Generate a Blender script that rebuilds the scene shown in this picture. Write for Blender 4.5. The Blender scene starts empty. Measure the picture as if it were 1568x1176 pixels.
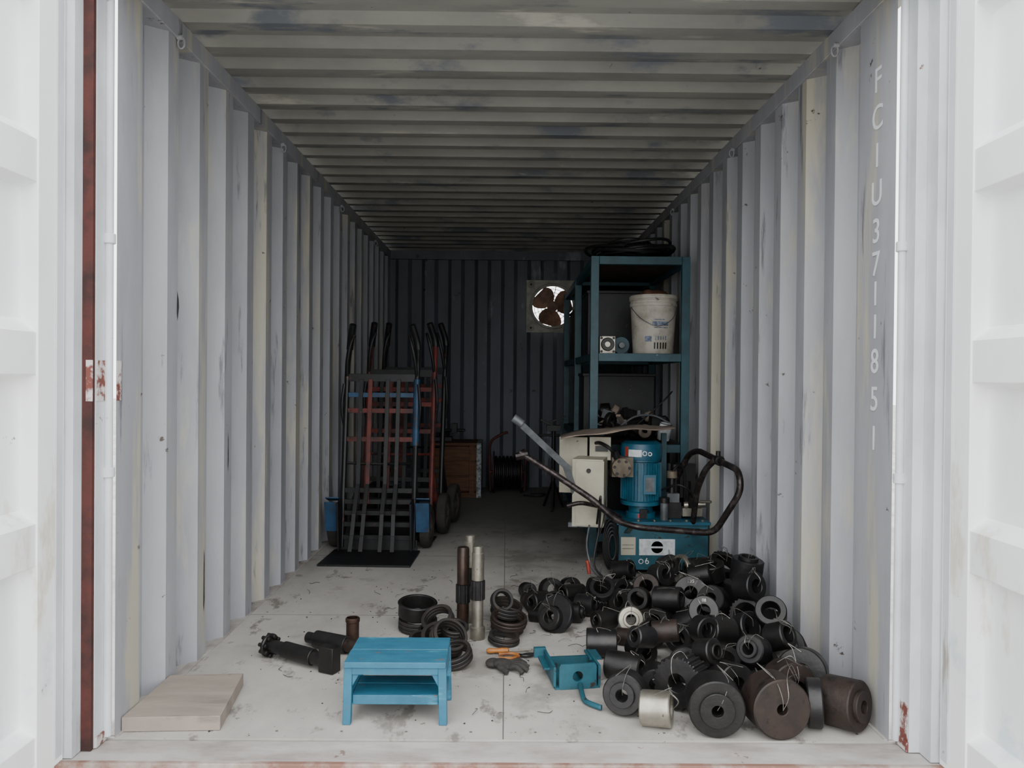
import bpy, bmesh, math, random
from mathutils import Vector, Matrix, Euler
random.seed(7)
V=Vector
def lin(h):
    h=h.lstrip('#'); r=[int(h[i:i+2],16)/255 for i in (0,2,4)]
    return tuple((c/12.92 if c<=0.04045 else ((c+0.055)/1.055)**2.4) for c in r)+(1,)

# ------------------------------------------------------------ materials
def mat(name,c1,c2=None,scale=6,rough=.6,metal=0,bump=0,lo=.42,hi=.62,stretch=(1,1,1),c3=None,s3=18,t3=.66,bscale=None,c4=None,s4=3,t4=.55,st4=(1,1,1),c5=None,s5=10,t5=.62,st5=(1,1,.12),grime_dim=None):
    m=bpy.data.materials.new(name); m.use_nodes=True
    nt=m.node_tree; N=nt.nodes; L=nt.links
    b=N['Principled BSDF']; b.inputs['Roughness'].default_value=rough; b.inputs['Metallic'].default_value=metal
    tc=N.new('ShaderNodeTexCoord')
    def noise(sc,st,det=6):
        mp=N.new('ShaderNodeMapping'); mp.inputs['Scale'].default_value=st
        L.new(tc.outputs['Object'],mp.inputs[0])
        n=N.new('ShaderNodeTexNoise'); n.inputs['Scale'].default_value=sc; n.inputs['Detail'].default_value=det
        n.inputs['Roughness'].default_value=.65
        L.new(mp.outputs[0],n.inputs['Vector']); return n
    def step(n,a,bb):
        r=N.new('ShaderNodeMapRange'); r.inputs['From Min'].default_value=a; r.inputs['From Max'].default_value=bb
        L.new(n.outputs['Fac'],r.inputs['Value']); return r
    def mix(f,a,bcol):
        x=N.new('ShaderNodeMix'); x.data_type='RGBA'
        L.new(f.outputs[0],x.inputs[0])
        if isinstance(a,tuple): x.inputs[6].default_value=a
        else: L.new(a,x.inputs[6])
        x.inputs[7].default_value=bcol
        return x.outputs[2]
    col=lin(c1)
    if c2: col=mix(step(noise(scale,stretch),lo,hi),col,lin(c2))
    if c4: col=mix(step(noise(s4,st4),t4,t4+.08),col,lin(c4))
    if c5: col=mix(step(noise(s5,st5,8),t5,t5+.06),col,lin(c5))
    if c3: col=mix(step(noise(s3,(1,1,1)),t3,t3+.03),col,lin(c3))
    if grime_dim:  # darkens along Y: part grime, part fading daylight painted into the colour
        gc,y0,y1=grime_dim
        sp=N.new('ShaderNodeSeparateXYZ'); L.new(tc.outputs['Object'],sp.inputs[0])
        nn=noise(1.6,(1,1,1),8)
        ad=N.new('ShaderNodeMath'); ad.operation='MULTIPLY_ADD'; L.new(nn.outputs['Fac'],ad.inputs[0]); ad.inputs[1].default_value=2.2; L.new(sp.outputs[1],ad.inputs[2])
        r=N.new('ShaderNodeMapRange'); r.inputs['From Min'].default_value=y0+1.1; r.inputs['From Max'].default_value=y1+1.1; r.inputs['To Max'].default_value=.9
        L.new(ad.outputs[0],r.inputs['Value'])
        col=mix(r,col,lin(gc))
    if isinstance(col,tuple): b.inputs['Base Color'].default_value=col
    else: L.new(col,b.inputs['Base Color'])
    if bump:
        bn=N.new('ShaderNodeBump'); bn.inputs['Strength'].default_value=bump; bn.inputs['Distance'].default_value=.01
        L.new(noise(bscale or scale*3,(1,1,1)).outputs['Fac'],bn.inputs['Height']); L.new(bn.outputs[0],b.inputs['Normal'])
    return m

M={}
M['wall']=mat('container_wall_paint','9C9DA2','85868B',3,.6,0,.15,.35,.7,(1,1,.25),'463933',11,.68,c4='A6A294',s4=1.6,t4=.54,st4=(1,3.2,.35),c5='6C6C71',s5=14,t5=.60,st5=(1,1,.10))
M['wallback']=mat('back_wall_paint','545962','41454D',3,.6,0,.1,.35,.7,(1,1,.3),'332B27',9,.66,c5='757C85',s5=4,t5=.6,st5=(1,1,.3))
M['ceil']=mat('ceiling_paint','84837D','706F6A',2,.7,0,.15,.4,.65,(.5,1,1),'3A2E28',16,.70,c4='5C6066',s4=2.6,t4=.54,st4=(.6,1.5,1),c5='98958C',s5=3,t5=.6,st5=(.4,2,1))
M['door']=mat('door_paint','F3F4F4','E8EAEC',4,.5,0,.08,.4,.7,(1,1,.5),'7C6A55',9,.71,c4='CFDDE5',s4=2.2,t4=.61,c5='D6D0C2',s5=3,t5=.62,st5=(1,1,.4))
M['post']=mat('post_paint','C6CACE','ABAFB4',5,.55,0,.15,.4,.7,(1,1,.4),'6B4238',9,.69,c5='9A958C',s5=9,t5=.62,st5=(1,1,.15))
M['rubber_red']=mat('rust_red_gasket','4A211C','2C1613',9,.8,0,.2)
M['rust_patch']=mat('rust_patch','6C3A32','C0BBB8',22,.8,0,.1,.45,.55)
M['floor']=mat('dusty_floor','AFABA5','96928D',3.5,.9,0,.15,.35,.75,(1,.6,1),'5E5952',34,.67,c4='85817B',s4=1.6,t4=.55,c5='7A756F',s5=8,t5=.58,st5=(1,.5,1),grime_dim=('585855',-.9,.9))  # rear of the floor gets grime plus painted-in dimness
M['sill']=mat('sill_steel','AFAAA6','8B837E',8,.75,0,.15,.4,.65,(.4,1,1),'77615A',12,.66)
M['sill_rust']=mat('sill_rust','7A5A4E','A49B94',7,.85,0,.2)
M['seam']=mat('seam','605D5A',rough=.9)
M['ground']=mat('ground_concrete','B0ADA6','8F8C86',2,.9,0,.2)
M['teal']=mat('teal_paint','1C5260','163F49',9,.5,0,.1,.4,.65,(1,1,1),'262321',20,.62)
M['tealdark']=mat('shelf_teal_paint','1F4B55','173942',9,.5,0,.08,.4,.65,(1,1,1),'647678',24,.69)
M['stool']=mat('stool_blue_paint','2A667F','22556D',10,.6,0,.15,.35,.7,(1,3,1),'55585A',28,.64,c5='3B7A92',s5=14,t5=.57,st5=(.25,1,1))
M['motor']=mat('motor_blue_paint','235D73','1A495E',9,.45,0,.05,.4,.65,(1,1,1),'1C2B33',20,.64)
M['black']=mat('oily_black_steel','161515','232120',14,.42,.3,.15,.4,.65,(1,1,1),'3A2E26',22,.69)
M['black2']=mat('dark_grey_steel','212123','302E2D',14,.38,.45,.12,.4,.65,(1,1,1),'44382E',22,.69)
M['brown']=mat('rusty_steel','241E1B','322722',16,.55,.3,.2,.4,.6,(1,1,1),'171412',25,.6)
M['steel']=mat('bright_steel','A9A498','7A756A',10,.38,.8,.05,.35,.7,(1,1,1),'42392F',18,.64)
M['rustsh']=mat('shaft_brown','4A3830','2E2622',10,.4,.6,.1)
M['cream']=mat('cream_paint','AFAA98','9C9684',6,.5,0,.04,.4,.7,(1,1,1),'5B5346',20,.69)
M['bucket']=mat('bucket_plastic','B8B3A8','958F82',8,.5,0,.03,.45,.65,(1,1,1),'5B5145',25,.65)
M['label']=mat('label_paper','D0D4D6','B0B4B7',30,.6)
M['labelblue']=mat('label_print','4B5870','8A94A4',60,.6)
M['orange']=mat('orange_plastic','A0652A','6E3A18',20,.5)
M['redlab']=mat('red_label','A23A2C','7E3023',20,.5)
M['card']=mat('cardboard','8C7D70','776A60',6,.9,0,.1)
M['wood']=mat('plywood_board','968B80','827870',3,.85,0,.15,.35,.65,(1,5,1),'605650',6,.67,c5='766E66',s5=5,t5=.59,st5=(.3,2,1))
M['crate']=mat('crate_wood','65442F','472F20',5,.8,0,.1,.35,.65,(1,1,7))
M['crateedge']=mat('speckled_edge','9AA0A6','4A4D50',45,.8)
M['truckblk']=mat('truck_dark_paint','1B1C1F','141415',10,.5,.2,.1,.4,.6,(1,1,1),'46302A',20,.64)
M['truckred']=mat('truck_red_paint','66261F','3C1C19',8,.6,0,.1,.4,.6,(1,1,1),'211B1A',16,.60)
M['truckblue']=mat('truck_blue_paint','204768','18324B',10,.55,0,.15,.4,.6,(1,1,1),'4A382E',20,.6)
M['tyre']=mat('tyre_rubber','232120','33302C',14,.85,0,.1)
M['hub']=mat('wheel_hub','5B534C','3A342F',14,.6,.3)
M['cable']=mat('black_cable','0F0F10',rough=.55)
M['pipe']=mat('handle_pipe','2A2323','4C4443',25,.4,.5,.1,.5,.6)
M['grey']=mat('grey_painted_bar','66696C','4D5053',12,.5,.3)
M['fanplate']=mat('fan_plate','A5A296','86847A',10,.6)
M['fanblade']=mat('fan_blade','8A6A56','6A4A3A',10,.6)
M['brass']=mat('dusty_terminal_box','6E6455','52493D',14,.6,.2)
M['belt']=mat('belt_rubber','1C1A1A','2E2723',16,.6,.1,.1)
M['glove']=mat('glove_cloth','282523','3A3735',30,.95,0,.3)
M['wire']=mat('tie_wire','8C8A85','5F5C57',30,.45,.6)
M['white']=mat('white_marking','CACDD0',rough=.7)
M['shelfwood']=mat('shelf_board','4A3228','33251E',6,.8,0,.1,.4,.6,(6,1,1))
M['redbrown']=mat('reel_paint','4A201C','2C1613',10,.6)
M['scuff']=mat('black_scuff','1F1F21','4A4A4E',20,.8)
M['render_wall']=mat('neighbour_wall','B5AC9E','8E8579',1.5,.9,0,.1)

# ------------------------------------------------------------ mesh accumulator
def amat(axis):
    return V((0,0,1)).rotation_difference(V(axis).normalized()).to_matrix().to_4x4()
class Acc:
    def __init__(s,name): s.name=name; s.bm=bmesh.new(); s.mats=[]
    def mi(s,m):
        m=M[m]
        if m not in s.mats: s.mats.append(m)
        return s.mats.index(m)
    def raw(s,verts,faces,m,T=None):
        i=s.mi(m); vs=[s.bm.verts.new((T@V(v)) if T is not None else v) for v in verts]
        for f in faces:
            try:
                fc=s.bm.faces.new([vs[k] for k in f]); fc.material_index=i
            except ValueError: pass
    def box(s,c,size,m,rot=(0,0,0)):
        x,y,z=[a/2 for a in size]
        vs=[(-x,-y,-z),(x,-y,-z),(x,y,-z),(-x,y,-z),(-x,-y,z),(x,-y,z),(x,y,z),(-x,y,z)]
        fs=[(0,3,2,1),(4,5,6,7),(0,1,5,4),(1,2,6,5),(2,3,7,6),(3,0,4,7)]
        s.raw(vs,fs,m,Matrix.Translation(c)@Euler([math.radians(a) for a in rot]).to_matrix().to_4x4())
    def bb(s,x0,x1,y0,y1,z0,z1,m): s.box(((x0+x1)/2,(y0+y1)/2,(z0+z1)/2),(x1-x0,y1-y0,z1-z0),m)
    def bar(s,p0,p1,w,t,m,up=(0,0,1)):
        p0,p1=V(p0),V(p1); d=(p1-p0); L=d.length; z=d.normalized(); u=V(up)
        if abs(z.dot(u))>.95: u=V((0,1,0))
        x=u.cross(z).normalized(); y=z.cross(x)
        R=Matrix((x,y,z)).transposed().to_4x4(); T=Matrix.Translation((p0+p1)/2)@R
        a,b,c=w/2,t/2,L/2
        vs=[(-a,-b,-c),(a,-b,-c),(a,b,-c),(-a,b,-c),(-a,-b,c),(a,-b,c),(a,b,c),(-a,b,c)]
        fs=[(0,3,2,1),(4,5,6,7),(0,1,5,4),(1,2,6,5),(2,3,7,6),(3,0,4,7)]
        s.raw(vs,fs,m,T)
    def lathe(s,prof,org,axis,m,seg=32,closed=False,spline=0,nsp=24):
        T=Matrix.Translation(org)@amat(axis); vs=[];fs=[];n=len(prof)
        if spline: seg=nsp*4
        for k in range(seg):
            a=2*math.pi*k/seg
            for (r,z) in prof:
                rr=r
                if spline and r>spline: rr=r*(1 if k%4<2 else .93)
                vs.append((rr*math.cos(a),rr*math.sin(a),z))
        for k in range(seg):
            k2=(k+1)%seg
            for j in range(n if closed else n-1):
                j2=(j+1)%n
                fs.append((k*n+j,k2*n+j,k2*n+j2,k*n+j2))
        if not closed:
            if prof[0][0]>1e-4: fs.append(tuple(k*n for k in range(seg))[::-1])
            if prof[-1][0]>1e-4: fs.append(tuple(k*n+n-1 for k in range(seg)))
        s.raw(vs,fs,m,T)
    def cyl(s,p0,p1,r,m,seg=24,r2=None):
        p0,p1=V(p0),V(p1); L=(p1-p0).length; r2=r if r2 is None else r2
        c=min(.002,r*.15,L*.2)
        s.lathe([(r-c,0),(r,c),(r2,L-c),(r2-c,L)],p0,p1-p0,m,seg)
    def ring(s,c,axis,R,r,L,m,seg=36,ch=.004,spline=0,nsp=24):
        h=L/2; r=min(r,R-.004)
        prof=[(r,-h),(R-ch,-h),(R,-h+ch),(R,h-ch),(R-ch,h),(r+ch/2,h),(r,h-ch/2)]
        s.lathe(prof,c,axis,m,seg,True,spline,nsp)
    def pipe(s,pts,r,m,seg=10,sub=6,closed=False):
        P=[V(p) for p in pts]; out=[]
        n=len(P)
        if sub>1 and n>2:
            rng=range(n if closed else n-1)
            for i in rng:
                p0=P[(i-1)%n] if (closed or i>0) else P[0]; p1=P[i]; p2=P[(i+1)%n]; p3=P[(i+2)%n] if (closed or i+2<n) else P[-1]
                for k in range(sub):
                    t=k/sub
                    out.append(.5*((2*p1)+(-p0+p2)*t+(2*p0-5*p1+4*p2-p3)*t*t+(-p0+3*p1-3*p2+p3)*t*t*t))
            if not closed: out.append(P[-1])
        else: out=P
        n=len(out); vs=[];fs=[]; prev=None
        for i in range(n):
            a=out[(i-1)%n] if (closed or i>0) else out[i]; b=out[(i+1)%n] if (closed or i<n-1) else out[i]
            t=(b-a).normalized()
            if prev is None:
                u=V((0,0,1)) if abs(t.z)<.9 else V((1,0,0)); x=u.cross(t).normalized()
            else:
                x=(prev-t*prev.dot(t)).normalized()
            prev=x; y=t.cross(x)
            for k in range(seg):
                an=2*math.pi*k/seg; vs.append(out[i]+x*math.cos(an)*r+y*math.sin(an)*r)
        for i in range(n if closed else n-1):
            i2=(i+1)%n
            for k in range(seg):
                k2=(k+1)%seg; fs.append((i*seg+k,i*seg+k2,i2*seg+k2,i2*seg+k))
        if not closed:
            fs.append(tuple(range(seg))[::-1]); fs.append(tuple((n-1)*seg+k for k in range(seg)))
        s.raw(vs,fs,m)
    def bent(s,pts,r,m,rad=.04,seg=12):
        P=[V(p) for p in pts]; out=[P[0]]
        for i in range(1,len(P)-1):
            a,b,c=P[i-1],P[i],P[i+1]
            d1=min(rad,(a-b).length*.45); d2=min(rad,(c-b).length*.45)
            s1=b+(a-b).normalized()*d1; s2=b+(c-b).normalized()*d2
            for k in range(6):
                t=k/5; out.append(s1*(1-t)**2+b*2*t*(1-t)+s2*t*t)
        out.append(P[-1]); s.pipe(out,r,m,seg,1)
    def prism(s,pts,z0,z1,m,T=None):
        n=len(pts); vs=[(x,y,z0) for x,y in pts]+[(x,y,z1) for x,y in pts]
        fs=[tuple(range(n))[::-1],tuple(range(n,2*n))]+[(i,(i+1)%n,n+(i+1)%n,n+i) for i in range(n)]
        s.raw(vs,fs,m,T)
    def blob(s,c,size,m,rot=(0,0,0),seg=16):
        T=Matrix.Translation(c)@Euler([math.radians(a) for a in rot]).to_matrix().to_4x4()@Matrix.Diagonal((*size,1))
        prof=[(math.sin(math.pi*i/10),-math.cos(math.pi*i/10)) for i in range(11)]
        prof[0]=(.01,-1);prof[-1]=(.01,1)
        vs=[];fs=[];n=11
        for k in range(seg):
            a=2*math.pi*k/seg
            for r,z in prof: vs.append((r*math.cos(a),r*math.sin(a),z))
        for k in range(seg):
            for j in range(n-1): fs.append((k*n+j,((k+1)%seg)*n+j,((k+1)%seg)*n+j+1,k*n+j+1))
        s.raw(vs,fs,m,T)
    def holeplate(s,c,nrm,w,h,R,t,m,seg=40):
        T=Matrix.Translation(c)@amat(nrm); vs=[];fs=[]
        for k in range(seg):
            a=2*math.pi*k/seg; ca,sa=math.cos(a),math.sin(a)
            q=min((w/2)/max(abs(ca),1e-6),(h/2)/max(abs(sa),1e-6))
            for z in (-t/2,t/2):
                vs.append((R*ca,R*sa,z)); vs.append((q*ca,q*sa,z))
        for k in range(seg):
            a=k*4;b=((k+1)%seg)*4
            fs+= [(a,a+1,b+1,b),(a+2,b+2,b+3,a+3),(a,b,b+2,a+2),(a+1,a+3,b+3,b+1)]
        s.raw(vs,fs,m,T)
    def done(s,bevel=0,T=None,smooth=True,recalc=True,parent=None):
        if T is not None: s.bm.transform(T)
        if recalc: bmesh.ops.recalc_face_normals(s.bm,faces=s.bm.faces)
        vs=[v.co for v in s.bm.verts]
        mn=V([min(v[i] for v in vs) for i in range(3)]); mx=V([max(v[i] for v in vs) for i in range(3)])
        o=V(((mn.x+mx.x)/2,(mn.y+mx.y)/2,mn.z))
        s.bm.transform(Matrix.Translation(-o))
        me=bpy.data.meshes.new(s.name); s.bm.to_mesh(me); s.bm.free()
        for m in s.mats: me.materials.append(m)
        if smooth:
            for p in me.polygons: p.use_smooth=True
            me.set_sharp_from_angle(angle=math.radians(35))
        ob=bpy.data.objects.new(s.name,me); bpy.context.scene.collection.objects.link(ob); ob.location=o
        if bevel:
            b=ob.modifiers.new('bevel','BEVEL'); b.width=bevel; b.segments=2; b.limit_method='ANGLE'; b.angle_limit=math.radians(50)
        if parent:
            ob.parent=parent; ob.location=o-parent.location
        return ob

# ------------------------------------------------------------ container shell
YF,YB=2.37,7.89; H=2.36
def corr(s0,s1,pitch,fi,sl,depth,start=0):
    pts=[(s0,0)]; s=s0+start; fo=pitch-fi-2*sl
    if start: pts.append((s,0))
    while s+pitch<s1-.01:
        pts+= [(s+sl,depth),(s+sl+fo,depth),(s+2*sl+fo,0),(s+pitch,0)]
        s+=pitch
    pts.append((s1,0)); return pts
for side,name in ((-1,'wall_left'),(1,'wall_right')):
    a=Acc(name); xin=1.175
    p=corr(YF,YB,.278,.085,.045,.062,.16 if side<0 else .25)
    vs=[];fs=[]
    for y,o in p: vs+=[(side*(xin+o),y,0),(side*(xin+o),y,H)]
    for i in range(len(p)-1): fs.append((2*i,2*i+2,2*i+3,2*i+1))
    a.raw(vs,fs,'wall')
    if side<0:
        for (y,z0,z1,w) in ((3.06,.20,.42,.014),(3.32,.72,.86,.012),(2.80,1.32,1.40,.02)):
            a.raw([(-1.1745,y,z0),(-1.1745,y+w*.4,z0-.03),(-1.1745,y+w,z0+.02),(-1.1745,y+w*.8,z1-.03),(-1.1745,y+w*.2,z1)],[(0,1,2,3,4)],'scuff')
    ob=a.done(smooth=False,recalc=False)
    if side==1: wr=ob
    else: wl=ob
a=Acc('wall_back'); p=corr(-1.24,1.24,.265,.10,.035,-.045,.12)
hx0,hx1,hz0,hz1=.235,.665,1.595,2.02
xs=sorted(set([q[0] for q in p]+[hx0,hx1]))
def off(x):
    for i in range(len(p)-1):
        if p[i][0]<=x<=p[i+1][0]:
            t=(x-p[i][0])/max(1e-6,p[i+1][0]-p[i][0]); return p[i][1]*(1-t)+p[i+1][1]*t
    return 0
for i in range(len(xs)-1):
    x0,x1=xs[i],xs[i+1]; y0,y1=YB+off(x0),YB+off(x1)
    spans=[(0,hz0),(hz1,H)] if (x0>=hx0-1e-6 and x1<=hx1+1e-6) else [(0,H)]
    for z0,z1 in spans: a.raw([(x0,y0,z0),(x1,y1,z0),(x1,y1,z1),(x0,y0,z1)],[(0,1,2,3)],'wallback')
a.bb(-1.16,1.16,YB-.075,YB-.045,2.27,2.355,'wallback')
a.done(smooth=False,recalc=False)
a=Acc('ceiling'); p=corr(2.2,YB+.02,.209,.060,.028,.036,.05)
vs=[];fs=[]
for y,o in p: vs+=[(-1.24,y,H+o-.002),(1.24,y,H+o-.002)]
for i in range(len(p)-1): fs.append((2*i,2*i+1,2*i+3,2*i+2))
a.raw(vs,fs,'ceil')
a.raw([(-1.24,2.2,H+.06),(1.24,2.2,H+.06),(1.24,YB,H+.06),(-1.24,YB,H+.06)],[(0,1,2,3)],'ceil')
a.done(smooth=False,recalc=False)
a=Acc('floor')
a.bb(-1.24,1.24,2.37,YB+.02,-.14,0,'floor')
a.bb(-.002,.002,2.372,YB,-.001,.0006,'seam')
for y in (3.6,4.8,6.0,7.2): a.bb(-1.2,1.2,y,y+.0025,-.001,.0006,'seam')
for x in (-1.2,1.165): a.bb(x,x+.035,2.38,YB,-.001,.003,'sill')
for x in [-1.1+i*.2 for i in range(12)]:
    for y in (2.42,3.57,3.64): a.lathe([(.004,0),(.005,.0008)],(x,y,0),(0,0,1),'seam',10)
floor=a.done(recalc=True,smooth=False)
a=Acc('trim_sill')
a.bb(-1.27,1.27,2.235,2.362,-.14,-.003,'sill'); a.bb(-1.27,1.27,2.215,2.2349,-.14,-.001,'sill_rust')
a.bb(-1.2,1.2,2.362,2.3695,-.14,-.012,'seam')
a.done(.004)
for k,sd in enumerate((-1,1)):
    a=Acc('trim_rail_left' if sd<0 else 'trim_rail_right')
    x0,x1=sorted((sd*1.165,sd*1.2398))
    a.bb(x0,x1,2.372,YB-.05,2.285,2.356,'wall')
    for y in (2.78,4.05,5.5,6.9):
        a.pipe([(sd*1.165+(-sd)*.010+.012*math.cos(t),y,2.268+.02*math.sin(t)) for t in [i*math.pi/5 for i in range(10)]],.0035,'wall',6,1,True)
        a.cyl((sd*1.15,y,2.288),(sd*1.17,y,2.288),.009,'wall')
    a.done(.004)
a=Acc('trim_header'); a.bb(-1.3,1.3,2.2,2.369,2.275,2.44,'post'); a.done(.005)
for sd,nm in ((-1,'trim_post_left'),(1,'trim_post_right')):
    a=Acc(nm)
    def bx(xa,xb,*r):
        x0,x1=sorted((sd*xa,sd*xb)); a.bb(x0,x1,*r)
    bx(1.20,1.31,2.30,2.368,0,2.274,'post')
    bx(1.232,1.31,2.24,2.2995,0,2.274,'post')
    a.cyl((sd*1.192,2.36,.01),(sd*1.192,2.36,2.27),.012,'post')
    for z in (.79,1.49): a.cyl((sd*1.192,2.36,z),(sd*1.192,2.36,z+.03),.018,'post')
    if sd<0:
        bx(1.202,1.268,2.285,2.2998,0,2.27,'rubber_red')
        bx(1.198,1.1999,2.305,2.366,1.02,1.14,'rust_patch'); bx(1.2,1.22,2.283,2.2849,1.02,1.14,'rust_patch')
        bx(1.1735,1.1745,2.372,2.40,1.02,1.14,'rust_patch')
    else:
        bx(1.198,1.1999,2.305,2.366,.03,.14,'rust_patch')
    bx(1.194,1.1999,2.302,2.366,0.0,.03,'rust_patch')
    a.done(.003)
for sd,nm in ((-1,'door_1'),(1,'door_2')):
    a=Acc(nm); X0=1.255
    def bx(xa,xb,*r):
        x0,x1=sorted((sd*xa,sd*xb)); a.bb(x0,x1,*r)
    bx(X0,X0+.05,2.11,2.235,.0,2.33,'door')
    bx(X0+.003,X0+.05,1.06,1.16,.0,2.33,'door')
    bx(X0+.003,X0+.05,1.16,2.11,2.28,2.33,'door'); bx(X0+.003,X0+.05,1.16,2.11,0,.03,'door')
    prof=[(.03,.043)]
    for zc in (.14,.65,1.165,1.68,2.19):
        if zc>2.1: prof+=[(2.09,.043),(2.12,0),(2.24,0),(2.27,.043)]
        elif zc<.2: prof+=[(.05,0),(.12,0),(.145,.043)]
        else: prof+=[(zc-.085,.043),(zc-.068,0),(zc+.045,0),(zc+.082,.043)]
    prof.append((2.28,.043))
    vs=[];fs=[]
    for z,o in prof: vs+=[(sd*(X0+.004+o),1.16,z),(sd*(X0+.004+o),2.11,z)]
    for i in range(len(prof)-1): fs.append((2*i,2*i+1,2*i+3,2*i+2))
    a.raw(vs,fs,'door')
    bx(X0-.004,X0-.0001,2.19,2.225,.02,2.3,'post')
    a.done(.004,smooth=False)
ids=[('F',2.06),('C',1.94),('I',1.82),('U',1.70),('3',1.58),('7',1.475),('1',1.38),('1',1.275),('8',1.165),('5',1.045),('1',.92)]
for ch,z in ids:
    c=bpy.data.curves.new('id_char','FONT'); c.body=ch; c.size=.11; c.align_x='CENTER'; c.extrude=.0004; c.offset=.0006; c.materials.append(M['white'])
    o=bpy.data.objects.new('id_char',c); bpy.context.scene.collection.objects.link(o)
    R=Matrix(((0,0,-1),(-1,0,0),(0,1,0))).to_4x4()
    o.matrix_world=Matrix.Translation((1.1735,2.49,z-.04))@R
    o.parent=wr; o.matrix_parent_inverse=Matrix.Translation(wr.location).inverted()
a=Acc('ground'); a.bb(-30,30,-30,40,-.24,-.141,'ground'); a.done(smooth=False)

# ------------------------------------------------------------ exhaust fan
a=Acc('exhaust_fan'); fc=V((.455,YB-.085,1.81))
a.holeplate(fc,(0,-1,0),.52,.52,.205,.012,'fanplate')
a.ring(fc+V((0,-.015,0)),(0,1,0),.228,.20,.035,'fanplate',48)
a.ring(fc+V((0,.03,0)),(0,1,0),.212,.206,.05,'fanplate',48)
for dx in (-1,1):
    for dz in (-1,1): a.ring(fc+V((dx*.215,-.012,dz*.215)),(0,1,0),.03,.012,.02,'fanplate',16); a.cyl(fc+V((dx*.215,-.006,dz*.215)),fc+V((dx*.215,-.03,dz*.215)),.012,'truckblk',12)
a.cyl(fc+V((0,-.02,0)),fc+V((0,.05,0)),.055,'fanblade')
for k in range(3):
    an=math.radians(90+120*k+15)
    T=Matrix.Translation(fc+V((0,.01,0)))@Matrix.Rotation(an,4,'Y')
    vs=[];n=7
    for i in range(n):
        r=.035+i*.026; w=.035+.085*math.sin(math.pi*(i+.8)/9)
        for sgn in (-1,1):
            for t in (-.002,.002): vs.append((r,sgn*w*.25+t,sgn*w+.02*i/n))
    fs=[]
    for i in range(n-1):
        b=i*4;c=b+4; fs+=[(b,b+2,c+2,c),(b+1,c+1,c+3,b+3),(b,c,c+1,b+1),(b+2,b+3,c+3,c+2)]
    fs+=[(0,1,3,2),((n-1)*4,(n-1)*4+2,(n-1)*4+3,(n-1)*4+1)]
    a.raw(vs,fs,'fanblade',T)
for an in (0,60,120,180,240,300):
    r=math.radians(an+20); a.bar(fc+V((0,.06,0)),fc+V((.21*math.cos(r),.06,.21*math.sin(r))),.008,.005,'fanplate')
for rr in (.075,.11,.145,.18): a.ring(fc+V((0,.062,0)),(0,1,0),rr+.003,rr-.003,.004,'fanplate',40,.0005)
a.done(.0005)

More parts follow.
